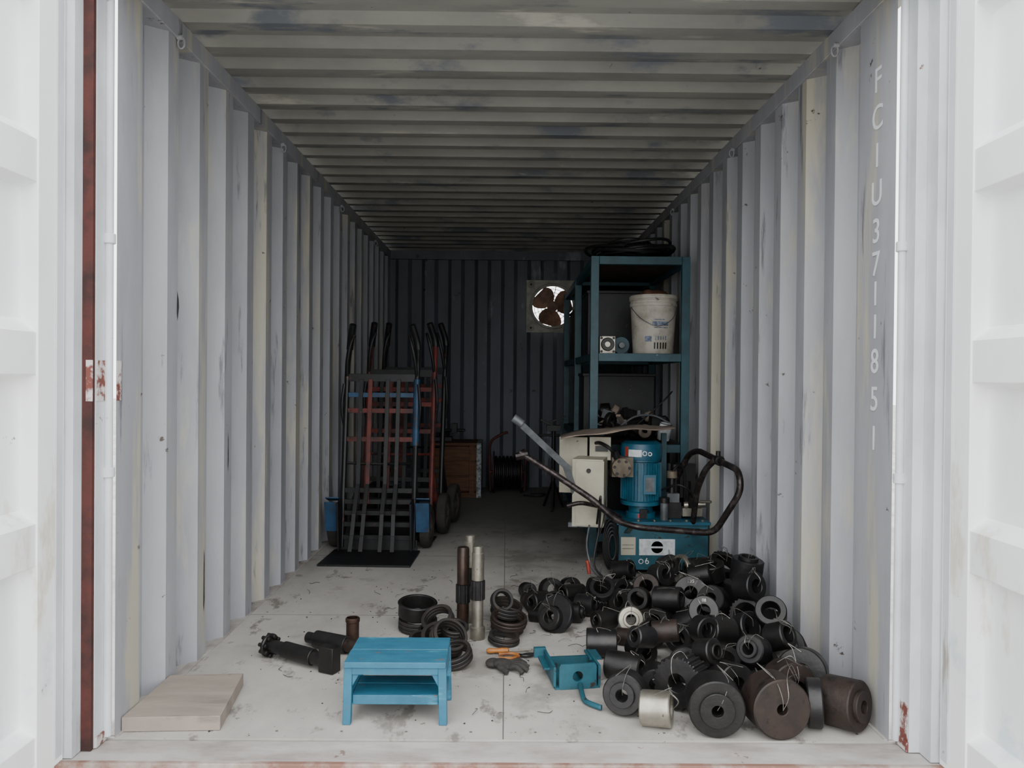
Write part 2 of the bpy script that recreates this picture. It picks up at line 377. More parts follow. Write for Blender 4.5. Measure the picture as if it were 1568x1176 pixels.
# ------------------------------------------------------------ hand trucks
def truck(name,T,rail,cross,toe=.4,blue=True,ht=1.1,hh=1.42):
    a=Acc(name); w=.225
    def ry(z): return .02+.12*z
    a.box((0,-toe/2+.03,.006),(.54,toe,.012),'truckblk')
    a.box((0,.035,.04),(.5,.012,.07),'truckblk')
    for sx in (-1,1):
        x=sx*w
        a.pipe([(x,ry(.03),.03),(x,ry(.5),.5),(x,ry(ht),ht),(x,ry(ht)+.03,ht+.12),(x+sx*-.01,ry(ht)+.05,ht+.22),(x-sx*.035,ry(ht)-.0,hh)],.0175,rail,10)
        a.pipe([(x-sx*.003,ry(ht)+.05,ht+.17),(x-sx*.01,ry(ht)+.045,ht+.23),(x-sx*.035,ry(ht)-.0,hh+.01)],.022,'cable',10)
        a.pipe([(x+sx*.01,ry(ht)-.01,ht-.35),(x+sx*.025,ry(ht)-.04,ht-.2),(x+sx*.012,ry(ht)-.03,ht-.05)],.010,'truckblk',8)
        a.pipe([(x,ry(ht),ht-.02),(x-sx*.01,ry(ht)-.04,ht+.1),(x-sx*.03,ry(ht)-.05,ht+.2),(x-sx*.05,ry(ht)-.03,ht+.26)],.011,'truckblk',8)
        a.bar((x,ry(.45),.45),(x+sx*.02,.18,.14),.03,.008,rail)
        a.bar((x,ry(.05),.06),(x+sx*.02,.18,.14),.03,.008,rail)
        wx=sx*.292; wc=V((wx,.17,.14)); R=.138
        a.lathe([(R*.62,-.026),(R*.85,-.034),(R*.96,-.028),(R,-.012),(R,.012),(R*.96,.028),(R*.85,.034),(R*.62,.026)],wc,(1,0.0,0),'tyre',36,True)
        a.lathe([(.02,-.028),(.035,-.02),(R*.55,-.012),(R*.63,-.02),(R*.63,.02),(R*.55,.012),(.035,.02),(.02,.028)],wc,(1,0,0),'hub',28,True)
        if blue:
            a.box((sx*.285,.01,.22),(.085,.008,.19),'truckblue',(10,0,0)); a.box((sx*.285,.05,.325),(.085,.075,.008),'truckblue',(-20,0,0))
            a.bar((x,ry(.3),.3),(sx*.285,.03,.3),.02,.01,'truckblue')
            a.box((x,-.02,.18),(.012,.12,.30),'truckblk',(8,0,0))
    a.cyl((-.31,.17,.14),(.31,.17,.14),.012,'truckblk')
    for i,z in enumerate((.09,.17,.24,.31,.38,.70,.88,.98,1.09)):
        mm={5:cross,6:cross,7:('truckblue' if blue else cross)}.get(i,'truckblk')
        a.box((0,ry(z)-.004,z),(2*w,.012,.030 if i!=8 else .05),mm)
    for x in (-.13,-.07,.04,.11):
        m2='truckblk' if x!=-.07 else cross
        a.bar((x,ry(.3)-.016,.30),(x,ry(1.08)-.016,1.08),.026,.006,m2,(0,1,0))
        if blue:
            pts=[(x*1.0,ry(.42)-.02,.42),(x*1.02,-.04,.25),(x*1.05,-.08,.12),(x*1.08,-.12,.03)]
            for q in range(3): a.bar(pts[q],pts[q+1],.026,.007,'truckblk',(0,1,0))
    for z in (.25,.55):
        a.pipe([(-w,ry(z),z),(-w*.5,ry(z)+.045,z-.01),(0,ry(z)+.06,z-.012),(w*.5,ry(z)+.045,z-.01),(w,ry(z),z)],.009,rail,8)
    if blue:
        a.pipe([(w,ry(.66)-.004,.66),(w,ry(1.08)-.004,1.08)],.0205,'truckblue',10,1)
    return a.done(.0015,T)
truck('hand_truck',Matrix.Translation((-.80,4.88,.0005))@Matrix.Rotation(math.radians(-2),4,'Z'),'truckblk','truckred')
truck('hand_truck',Matrix.Translation((-.745,5.34,0.0005))@Matrix.Rotation(math.radians(-5),4,'Z')@Matrix.Scale(1.03,4),'truckred','truckred',.15,False)
truck('hand_truck',Matrix.Translation((-.72,5.80,0.0005))@Matrix.Rotation(math.radians(-8),4,'Z')@Matrix.Scale(1.05,4),'truckblk','truckred',.13,False)

# ------------------------------------------------------------ crate + vise + reel (back)
a=Acc('wooden_crate'); x0,x1,y0,y1=-.66,-.22,7.15,7.6
a.bb(x0+.02,x1-.05,y0+.02,y1,.05,.47,'crate')
for z in (.06,.2,.34): a.bb(x0,x1-.045,y0,y0+.018,z,z+.125,'crate')
for x in (x0+.01,x1-.11): a.bb(x,x+.05,y0-.014,y0-.0005,.04,.5,'crate')
a.bb(x0,x1-.045,y0-.02,y0+.018,.475,.5,'crate'); a.bb(x0,x1-.045,y0-.016,y0+.1,.0,.045,'crate')
a.bb(x1-.044,x1,y0-.02,y1,.0,.5,'crateedge')
a.bb(x0,x1-.045,y0+.03,y1,.478,.498,'crate')
a.done(.003)
a=Acc('bench_vise'); o=V((-.58,7.35,.501))
a.box(o+V((0,0,.02)),(.16,.14,.04),'truckblk'); a.cyl(o+V((0,0,.04)),o+V((0,0,.08)),.045,'truckblk')
a.box(o+V((-.04,0,.12)),(.1,.08,.08),'truckblk'); a.box(o+V((.1,0,.12)),(.05,.09,.09),'truckblk')
a.cyl(o+V((-.09,0,.1)),o+V((.2,0,.1)),.014,'truckblk'); a.cyl(o+V((.19,-.08,.1)),o+V((.19,.08,.1)),.006,'truckblk'); a.done(.003)
a=Acc('cable_reel'); o=V((.02,7.45,.2))
a.ring(o+V((-.13,0,0)),(1,0,0),.2,.03,.012,'redbrown'); a.ring(o+V((.13,0,0)),(1,0,0),.2,.03,.012,'redbrown')
a.cyl(o+V((-.13,0,0)),o+V((.13,0,0)),.13,'cable')
for i in range(7): a.ring(o+V((-.11+i*.036,0,0)),(1,0,0),.155,.12,.03,'cable',28,.012)
a.pipe([o+V((-.16,0,-.18)),o+V((-.17,0,.1)),o+V((-.16,0,.28)),o+V((-.06,-.02,.36)),o+V((.0,-.03,.38))],.013,'redbrown')
a.pipe([o+V((.16,0,-.18)),o+V((.17,0,.1)),o+V((.15,0,.22))],.013,'redbrown')
a.cyl(o+V((-.17,0,0)),o+V((.17,0,0)),.015,'redbrown')
a.pipe([o+V((.15,-.2,-.19)),o+V((.3,-.25,-.19)),o+V((.35,-.1,-.19)),o+V((.22,-.05,-.19))],.008,'cable')
a.done()
a=Acc('pipe_stand'); o=V((.40,6.55,0))
a.cyl(o+V((0,0,.02)),o+V((0,0,.66)),.016,'truckblk')
for k in range(3):
    t=k*2.094+.3; a.bar(o+V((0,0,.25)),o+V((.17*math.cos(t)*.55,.17*math.sin(t),.01)),.02,.012,'truckblk')
a.box(o+V((0,0,.68)),(.12,.08,.05),'truckblk'); a.bar(o+V((-.11,0,.75)),o+V((.02,0,.69)),.02,.015,'truckblk'); a.bar(o+V((-.08,0,.71)),o+V((.1,0,.78)),.018,.012,'truckblk'); a.cyl(o+V((-.13,0,.62)),o+V((.05,0,.62)),.01,'truckblk')
a.done(.002)

# ------------------------------------------------------------ storage shelf
a=Acc('storage_rack'); X0,X1,Y0,Y1=.515,1.125,4.83,7.05
for y in (Y0,(Y0+Y1)/2,Y1):
    for x in (X0+.025,X1-.025): a.box((x,y,.925),(.05,.05,1.85),'tealdark')
for z in (.12,.67,1.23,1.825):
    for x in (X0+.025,X1-.025): a.bb(x-.02,x+.02,Y0+.026,(Y0+Y1)/2-.026,z-.025,z+.022,'tealdark'); a.bb(x-.02,x+.02,(Y0+Y1)/2+.026,Y1-.026,z-.025,z+.022,'tealdark')
    for y in (Y0,(Y0+Y1)/2,Y1): a.bb(X0+.051,X1-.051,y-.024,y+.02,z-.025,z+.025,'tealdark')
    a.bb(X0+.046,X1-.046,Y0+.022,Y1-.02,z,z+.024,'shelfwood')
for (x,y,z,w_,d_,h_,m_) in ((.8,5.75,1.255,.46,.5,.44,'truckblk'),(.8,6.5,1.255,.5,.6,.38,'shelfwood'),(.8,5.9,.695,.5,.7,.42,'truckblk'),(.82,6.6,.695,.45,.5,.4,'truckblk'),(.8,5.6,.145,.5,.9,.4,'truckblk')):
    a.bb(x-w_/2,x+w_/2,y-d_/2,y+d_/2,z,z+h_,m_); a.bb(x-w_/2-.008,x+w_/2+.008,y-d_/2-.008,y+d_/2+.008,z+h_,z+h_+.02,m_)
a.done(.002)
zs=1.256
a=Acc('plastic_bucket'); o=V((.935,5.0,zs))
a.lathe([(.125,0),(.128,.004),(.143,.30),(.149,.30),(.149,.318),(.145,.32),(.146,.345),(.152,.345),(.152,.362),(.147,.37),(.142,.37),(.138,.34),(.122,.01),(.001,.008)],o,(0,0,1),'bucket',40)
a.lathe([(.1505,.335),(.153,.337),(.153,.342),(.1505,.344)],o,(0,0,1),'bucket',40,True)
def curved(a,o,r0,a0,a1,z0,z1,m,slope=0):
    vs=[];fs=[];n=10
    for i in range(n+1):
        t=math.radians(a0+(a1-a0)*i/n)
        for z in (z0,z1):
            rr=r0+slope*z; vs.append((o[0]+rr*math.cos(t),o[1]+rr*math.sin(t),o[2]+z))
    for i in range(n): fs.append((2*i,2*i+2,2*i+3,2*i+1))
    a.raw(vs,fs,m)
curved(a,o,.1292,262,300,.16,.165,'labelblue',.05); curved(a,o,.1292,258,302,.175,.20,'labelblue',.05); curved(a,o,.1292,262,290,.21,.215,'labelblue',.05)
for k in range(5): curved(a,o,.1292,262+k*8,266+k*8,.03,.07,'truckblk',.05); curved(a,o,.1292,265+k*7,268+k*7,.085,.11,'labelblue',.05)
curved(a,o,.1292,238,256,.075,.11,'labelblue',.05)
a.pipe([o+V((.15,0,.31)),o+V((.1,-.12,.22)),o+V((0,-.16,.17)),o+V((-.1,-.12,.22)),o+V((-.15,0,.31))],.0022,'grey',6)
for q in ((0,0,.36,.1,.08,.05),(.05,.03,.38,.05,.04,.03),(-.04,-.03,.38,.04,.05,.03)): a.blob(o+V(q[:3]),q[3:],'crate')
a.done(recalc=False)
a=Acc('gear_housing'); o=V((.635,4.96,zs))
a.box(o+V((0,0,.055)),(.1,.08,.11),'steel'); a.ring(o+V((0,-.045,.058)),(0,1,0),.042,.018,.02,'black2')
for dx in (-1,1):
    for dz in (-1,1): a.cyl(o+V((dx*.038,-.04,.055+dz*.042)),o+V((dx*.038,-.05,.055+dz*.042)),.008,'black2',8)
a.done(.003)
a=Acc('small_motor'); o=V((.735,5.12,zs+.056)); a.cyl(o+V((0,-.1,0)),o+V((0,.1,0)),.055,'tealdark'); a.cyl(o+V((0,-.14,0)),o+V((0,-.1,0)),.02,'grey')
for i in range(5): a.ring(o+V((0,-.07+i*.035,0)),(0,1,0),.0551,.05,.012,'tealdark')
a.box(o+V((0,.0,-.045)),(.1,.1,.018),'tealdark'); a.done(.002)
a=Acc('cable_coil'); o=V((.82,5.1,1.852))
for i in range(16):
    r=.15+random.random()*.10; z=.012+.012*(i%7); dx,dy=random.uniform(-.06,.06),random.uniform(-.08,.12)
    ph=random.random()*6
    a.pipe([o+V((dx+r*math.cos(t),dy+1.4*r*math.sin(t),z+.014*math.sin(2*t+ph)+.014)) for t in [k*math.pi/6 for k in range(12)]],.010,'cable',8,3,True)
a.done()
a=Acc('scrap_parts_heap')
for i in range(34):
    x=random.uniform(.62,1.04); y=random.uniform(4.9,5.4); z=.70+random.uniform(.02,.16)
    k=random.random(); ax=V((random.uniform(-1,1),random.uniform(-1,1),random.uniform(-.4,.6))).normalized()
    if k<.45: a.ring((x,y,z+.02),ax,random.uniform(.03,.055),.018,random.uniform(.03,.07),random.choice(['black2','black','brown','card']),20)
    elif k<.75: a.bar(V((x,y,z+.03))-ax*.09,V((x,y,z+.03))+ax*.09,.03,.015,random.choice(['black2','steel','card']))
    else: a.box((x,y,z+.02),(.09,.07,.06),random.choice(['black2','card','grey']),(random.uniform(-20,20),random.uniform(-20,20),random.uniform(0,90)))
a.pipe([(.75,4.95,.74),(.9,4.9,.88),(1.0,4.88,.98),(1.05,4.95,1.02)],.005,'cable')
a.pipe([(.7,4.93,.78),(.8,4.88,.86),(.92,4.88,.87),(1.03,4.90,.82)],.006,'grey')
a.cyl((.985,4.90,.72),(1.0,4.875,.82),.038,'label'); a.ring((1.0,4.875,.82),(.15,-.15,1),.04,.033,.006,'steel')
a.done(.0015)

# ------------------------------------------------------------ hydraulic pump trolley
a=Acc('hydraulic_pump_unit')
tx0,tx1,ty0,ty1=.635,1.135,4.36,4.72
a.bb(tx0,tx1,ty0,ty1,.035,.285,'teal'); a.bb(tx0-.012,tx1+.012,ty0-.012,ty1+.012,.285,.302,'motor')
a.bb(tx0,tx1,ty0-.006,ty0,.035,.055,'teal')
for x in (tx0+.06,tx1-.06):
    for y in (ty0+.05,ty1-.05): a.cyl((x-.015,y,.0205),(x+.015,y,.0205),.02,'tyre',16)
a.bb(.75,.95,ty0-.002,ty0-.0003,.115,.205,'label'); a.lathe([(.014,0),(.034,0)],(.85,ty0-.0035,.16),(0,-1,0),'black2',24)
a.bb(.80,.90,ty0-.0045,ty0-.004,.155,.165,'label')
a.bb(.648,.73,ty0-.002,ty0-.0003,.115,.215,'cream'); a.bb(.655,.72,ty0-.003,ty0-.0021,.15,.153,'grey'); a.bb(.655,.72,ty0-.003,ty0-.0021,.17,.173,'grey')
for x in [tx0+.02+i*.09 for i in range(6)]: a.cyl((x,ty0+.01,.302),(x,ty0+.01,.312),.008,'steel',6)
mc=V((.785,4.53,.302))
a.lathe([(.085,0),(.085,.03),(.07,.035),(.07,.07),(.115,.075),(.115,.095),(.1,.1),(.098,.32),(.112,.325),(.112,.335)],mc,(0,0,1),'motor',40)
for k in range(36):
    t=2*math.pi*k/36; c=mc+V((.106*math.cos(t),.106*math.sin(t),.21)); a.box(c,(.022,.003,.21),'motor',(0,0,math.degrees(t)))
a.lathe([(.118,.335),(.120,.345),(.120,.40),(.115,.425),(.09,.44),(.03,.445)],mc,(0,0,1),'motor',40)
for r in (.03,.055,.08): a.lathe([(r,.4455),(r+.008,.448)],mc,(0,0,1),'black2',30)
curved(a,mc,.1215,225,262,.355,.395,'label'); curved(a,mc,.1215,212,224,.355,.41,'redlab')
a.box(mc+V((.03,-.118,.2)),(.07,.012,.11),'motor'); a.box(mc+V((.03,-.125,.2)),(.05,.004,.08),'grey')
curved(a,mc,.0855,250,280,.005,.028,'redlab')
a.box(mc+V((.0,-.09,.03)),(.04,.02,.05),'black2')
a.ring((.761,ty0-.001,.08),(0,1,0),.014,.010,.002,'label',20,.0005); a.ring((.795,ty0-.001,.076),(0,1,0),.011,.006,.002,'label',20,.0005); a.bar((.785,ty0-.001,.08),(.795,ty0-.001,.098),.005,.002,'label',(0,1,0))
a.ring(mc+V((.0,-.121,.375)),(0,1,0),.014,.009,.003,'label',16,.0005); a.ring(mc+V((.03,-.119,.372)),(.25,1,0),.012,.007,.003,'label',16,.0005)
tb=V((.63,4.42,.60))
a.box(tb+V((.03,.04,0)),(.12,.12,.11),'brass'); a.cyl(tb+V((.02,-.02,-.0)),tb+V((.02,-.06,0)),.055,'brass',20)
for k in range(6): a.cyl(tb+V((.02+.042*math.cos(k),-.058,.042*math.sin(k))),tb+V((.02+.042*math.cos(k),-.066,.042*math.sin(k))),.008,'black2',8)
a.cyl(tb+V((.0,-.02,.05)),tb+V((-.02,-.03,.09)),.02,'cable')
a.box((.96,4.5,.35),(.09,.09,.09),'black2'); a.box((.96,4.49,.42),(.07,.06,.05),'grey'); a.cyl((.96,4.5,.44),(.96,4.5,.54),.018,'black2'); a.cyl((.96,4.5,.53),(.96,4.5,.57),.03,'brass')
a.cyl((1.02,4.46,.38),(1.14,4.44,.39),.018,'steel'); a.box((1.06,4.46,.345),(.11,.08,.045),'steel'); a.cyl((1.06,4.45,.36),(1.06,4.43,.43),.02,'black2')
a.cyl((1.1,4.4,.41),(1.15,4.36,.415),.008,'steel'); a.cyl((.90,4.42,.30),(.90,4.42,.40),.022,'grey'); a.cyl((.90,4.42,.40),(.90,4.42,.43),.03,'black2')
a.pipe([(.9,4.5,.46),(.98,4.42,.50),(1.05,4.42,.46),(1.06,4.44,.42)],.006,'cable'); a.pipe([(.96,4.5,.56),(1.0,4.52,.60),(1.04,4.54,.56),(1.05,4.56,.4)],.007,'cable')
a.cyl((1.0,4.6,.302),(1.0,4.6,.60),.028,'black'); a.cyl((1.07,4.62,.302),(1.07,4.62,.5),.03,'black'); a.box((1.04,4.63,.5),(.16,.06,.2),'black')
R=lambda z:(0,0,z)
a.box((.475,4.38,.47),(.17,.20,.37),'cream',R(-14)); a.box((.462,4.275,.47),(.155,.012,.355),'cream',R(-14)); a.cyl((.455,4.27,.595),(.452,4.258,.595),.012,'black2')
a.box((.40,4.56,.60),(.16,.12,.32),'cream',R(-10)); a.box((.545,4.5,.70),(.12,.1,.13),'cream',R(-8)); a.box((.545,4.44,.70),(.07,.01,.03),'black2',R(-8))
a.box((.41,4.46,.29),(.05,.30,.025),'grey',R(-14)); a.bb(.42,.64,4.5,4.54,.24,.275,'tealdark'); a.bb(.42,.64,4.42,4.45,.30,.325,'tealdark')
a.bb(.55,.58,4.60,4.63,.3,.775,'tealdark'); a.bb(.93,.96,4.66,4.69,.3,.775,'tealdark')
# push handle: rigid tube frame with two parallel arms
a.bent([(.99,4.66,.30),(1.0,4.60,.50),(1.055,4.50,.67),(1.08,4.38,.70),(1.142,3.82,.655),(1.142,3.78,.56),(1.045,3.90,.33),(.70,4.12,.315),(.585,4.12,.35),(.47,4.12,.455),(.24,4.18,.60),(.075,4.2,.70)],.0165,'pipe',.055)
a.bent([(1.05,4.36,.30),(1.035,4.22,.50),(1.06,4.15,.62),(1.095,4.08,.68)],.0165,'pipe',.05)
a.pipe([(.055,4.2,.675),(.12,4.2,.69)],.021,'pipe',10,1)
a.ring((1.113,4.08,.676),(.1,-1,-.05),.026,.015,.05,'truckblk',20); a.cyl((1.11,4.08,.69),(1.11,4.08,.725),.012,'truckblk')
a.bent([(.33,4.16,.42),(.40,4.15,.44),(.52,4.2,.41),(.64,4.33,.33)],.012,'pipe',.03)
a.bar((.68,4.12,.33),(.68,4.36,.24),.03,.008,'tealdark'); a.bar((1.0,3.95,.34),(1.05,4.36,.24),.03,.008,'tealdark')
a.bar((.055,4.2,.875),(.35,4.28,.60),.035,.016,'grey',(0,1,0)); a.cyl((.04,4.2,.885),(.09,4.2,.85),.024,'grey',12)
a.bar((.33,4.28,.62),(.40,4.32,.42),.035,.016,'grey',(0,1,0))
a.pipe([(.46,4.26,.3),(.44,4.2,.2),(.46,4.15,.1),(.5,4.15,.05),(.52,4.2,.1)],.005,'grey',8)
a.pipe([(.56,4.27,.60),(.545,4.2,.5),(.53,4.2,.35),(.51,4.2,.26)],.003,'cable',6)
a.pipe([(.5,4.25,.31),(.5,4.1,.48),(.5,4.15,.3),(.47,4.1,.12),(.55,4.1,.04),(.62,4.2,.012),(.6,4.35,.012)],.006,'cable',8)
for i in range(5):
    r=.05+.013*i; a.pipe([(.59+r*.4*math.cos(t),4.28+.018*i,.175+r*1.35*math.sin(t)) for t in [k*math.pi/5 for k in range(10)]],.007,'cable',8,3,True)
a.pipe([(.62,4.4,.66),(.58,4.36,.71),(.53,4.42,.735),(.5,4.5,.72)],.010,'cable')
a.cyl((.45,4.15,.06),(.44,4.16,.13),.01,'redlab')
unit=a.done(.0015)
a=Acc('cardboard_sheet')
vs=[];fs=[];nx,ny=16,6
for j in range(ny+1):
    for i in range(nx+1):
        u,v=i/nx,j/ny; x=.30+.66*u+.05*v; y=4.30+.46*v-.02*math.sin(u*3)+max(0,u-.45)*.25*(1-v)
        z=.775+.055*math.sin(min(u*2.2,1.57))-.012*v+.006*math.sin(u*13+v*6)-.01*(1-v)
        vs.append((x,y,z))
for j in range(ny):
    for i in range(nx): k=j*(nx+1)+i; fs.append((k,k+1,k+nx+2,k+nx+1))
a.raw(vs,fs,'card'); ob=a.done(parent=unit); sm=ob.modifiers.new('s','SOLIDIFY'); sm.thickness=.005

# ------------------------------------------------------------ step stool
a=Acc('step_stool'); x0,x1,y0,y1=-.502,-.182,2.455,2.695
a.bb(x0,x1,y0,y0+.118,.183,.202,'stool'); a.bb(x0+.002,x1-.002,y0+.121,y1,.183,.202,'stool')
for x,s in ((x0+.012,1),(x1-.012,-1)):
    for y in (y0+.018,y1-.03):
        a.bar((x,y,.183),(x-s*.004,y,0.0005),.026,.022,'stool',(0,1,0))
    a.bb(x-.01,x+.01,y0+.03,y1-.04,.135,.182,'stool'); a.bb(x-.008,x+.008,y0+.03,y1-.04,.055,.085,'stool')
    T=Matrix.Translation((x+s*.012,y0+.02,0))@Matrix.Rotation(math.pi/2,4,'X')
    a.prism([(0,.183),(s*.035,.183),(0,.12)],-.008,.008,'stool',T)
    T=Matrix.Translation((x+s*.012,y1-.03,0))@Matrix.Rotation(math.pi/2,4,'X')
    a.prism([(0,.183),(s*.035,.183),(0,.12)],-.008,.008,'stool',T)
a.bb(x0+.024,x1-.024,y0+.006,y0+.018,.160,.183,'stool'); a.bb(x0+.024,x1-.024,y1-.04,y1-.028,.150,.183,'stool')
a.bb(x0+.021,x1-.021,y0+.035,y0+.125,.072,.088,'stool'); a.bb(x0+.021,x1-.021,y0+.128,y1-.045,.072,.088,'stool')
a.bb(x0+.024,x1-.024,y0+.022,y0+.034,.06,.09,'stool')
a.done(.002)
a=Acc('plywood_board'); a.prism([(-1.172,2.405),(-.875,2.42),(-.92,2.77),(-1.17,2.75)],.001,.046,'wood'); a.done(.002)

# ------------------------------------------------------------ bracket
a=Acc('steel_bracket'); T=Matrix.Translation((.25,2.85,0.0005))@Matrix.Rotation(math.radians(8),4,'Z')@Matrix.Scale(.9,4)
a.bb(-.09,.09,-.1,.12,.0,.008,'teal'); a.bb(-.095,-.085,-.09,.14,.008,.085,'teal'); a.bb(.085,.095,-.09,.10,.008,.085,'teal')
a.holeplate((0,-.098,.05),(0,-1,0),.15,.1,.021,.01,'teal')
a.bb(-.12,-.09,-.02,.14,.05,.058,'teal'); a.box((-.11,.13,.07),(.05,.02,.04),'teal'); a.box((.10,.06,.075),(.05,.1,.008),'teal')
a.bb(-.08,.08,.06,.075,.008,.07,'teal')
a.pipe([(.01,-.1,.02),(.0,-.16,.02),(-.005,-.24,.012),(.03,-.30,.012),(.04,-.31,.012)],.010,'teal')
a.cyl((.04,-.05,.02),(.04,.08,.02),.015,'black')
a.done(.0015,T)

# ------------------------------------------------------------ shafts
a=Acc('splined_shaft')
a.lathe([(.024,0),(.026,.004),(.026,.12),(.029,.122)],(-.18,3.40,0),(0,0,1),'rustsh',28)
a.lathe([(.024,.12),(.031,.122),(.031,.20),(.024,.202)],(-.18,3.40,0),(0,0,1),'black2',28,False,.026,14)
a.lathe([(.022,.2),(.026,.203),(.026,.355),(.022,.362)],(-.18,3.40,0),(0,0,1),'rustsh',28); a.done()
def sh(o):
    a.lathe([(.03,0),(.032,.004),(.032,.05),(.024,.055),(.024,.165)],o,(0,0,1),'steel',28)
    a.lathe([(.022,.165),(.031,.167),(.031,.245),(.022,.247)],o,(0,0,1),'black2',28,False,.026,14)
    a.lathe([(.02,.245),(.026,.248),(.026,.36),(.022,.365),(.022,.385),(.018,.39)],o,(0,0,1),'steel',28)
a=Acc('splined_shaft'); sh(V((-.112,3.29,0))); a.done()
a=Acc('splined_shaft'); sh(V((-.155,3.52,0))); a.done()
a=Acc('drive_shaft')
p0,p1=V((-.915,3.06,.046)),V((-.69,2.93,.04)); d=(p1-p0).normalized()
a.ring(p0,d,.045,.02,.015,'black')
for k in range(8):
    t=k*math.pi/4; q=amat(d)@V((.036*math.cos(t),.036*math.sin(t),0)); a.cyl(p0+q-d*.02,p0+q+d*.02,.008,'black',8)
a.cyl(p0,p0+d*.08,.025,'black2'); a.cyl(p0+d*.08,p1-d*.03,.031,'black'); a.cyl(p1-d*.04,p1+d*.02,.026,'black')
a.box(p1+d*.05+V((0,0,.012)),(.065,.05,.095),'black',(0,0,-25)); a.done(.003)
a=Acc('drive_shaft'); a.cyl((-.76,3.17,.035),(-.62,3.10,.035),.034,'black2'); a.cyl((-.62,3.10,.035),(-.57,3.07,.035),.028,'brown'); a.cyl((-.80,3.19,.035),(-.76,3.17,.035),.022,'black'); a.done()
a=Acc('pipe_stub'); a.ring((-.615,3.18,.06),(0,0,1),.026,.02,.12,'rustsh'); a.ring((-.615,3.18,.11),(0,0,1),.029,.02,.02,'rustsh'); a.done()

def belt(c,ax,R,n,w=.016,m='belt'):
    ax=V(ax).normalized()
    for i in range(n): a.ring(V(c)+ax*(i*w-(n-1)*w/2),ax,R+random.uniform(-.002,.002),R-.014,w*.92,m,40,.003)
a=Acc('steel_ring_stack')
belt((-.375,3.40,.03),(0.05,-.1,1),.085,3); a.ring((-.375,3.39,.095),(.05,-.12,1),.083,.072,.06,'black',44); a.ring((-.375,3.39,.122),(.05,-.12,1),.086,.072,.008,'black2',44); a.done()
a=Acc('clutch_ring_pile')
belt((-.245,3.10,.05),(.15,-.45,1),.085,4); belt((-.215,3.05,.085),(.45,-.65,.8),.072,3,.018); belt((-.19,2.98,.04),(-.2,-.3,1),.07,3)
belt((-.285,3.22,.035),(0,0,1),.07,4); belt((-.27,3.19,.11),(-.3,-.5,.9),.066,3,.014,'belt'); belt((-.315,3.10,.035),(.3,-.3,1),.07,3); belt((-.20,3.14,.09),(.1,-.3,1),.055,2)
a.done()
a=Acc('clutch_ring_pile')
belt((.015,3.36,.03),(0,0,1),.07,3); belt((.02,3.32,.07),(.1,-.2,1),.078,3,.014,'brown'); belt((.01,3.42,.09),(.2,-.2,1),.07,3); belt((.0,3.54,.05),(-.3,-.5,1),.06,3)
belt((-.01,3.50,.10),(.5,-.8,.3),.05,2); belt((.0,3.23,.025),(.1,-.1,1),.065,2); belt((-.01,3.40,.13),(.3,-.8,.5),.05,2)
a.done()
a=Acc('screwdriver'); a.lathe([(.004,0),(.011,.004),(.012,.03),(.009,.05),(.011,.08),(.005,.09)],(.02,3.11,.013),(-1,-.1,.02),'orange',14); a.cyl((.02,3.11,.013),(.12,3.13,.01),.0035,'steel',10); a.done()
a=Acc('pliers')
for s in (-1,1):
    a.pipe([(-.02,3.05+s*.022,.012),(.03,3.055+s*.026,.012),(.06,3.06+s*.006,.012)],.006,'orange',8)
    a.pipe([(.06,3.06+s*.006,.012),(.09,3.065-s*.008,.012),(.12,3.075-s*.002,.012)],.006,'black2',8)
a.done()
a=Acc('work_glove'); a.blob((.0,2.95,.018),(.042,.04,.017),'glove',(0,8,-20)); a.blob((-.04,2.97,.015),(.03,.036,.015),'glove')
for i,(an,l) in enumerate(((-40,.06),(-22,.07),(-6,.07),(10,.06))):
    r=math.radians(an); b0=V((.025,2.937+.015*i-.02,.016)); b1=b0+V((math.cos(r),math.sin(r),0))*l
    a.pipe([b0,(b0+b1)/2+V((0,0,.010)),b1+V((0,0,-.006))],.009,'glove',10)
a.pipe([(-.02,2.93,.018),(-.01,2.90,.02),(.015,2.88,.012)],.010,'glove',10)
a.done()

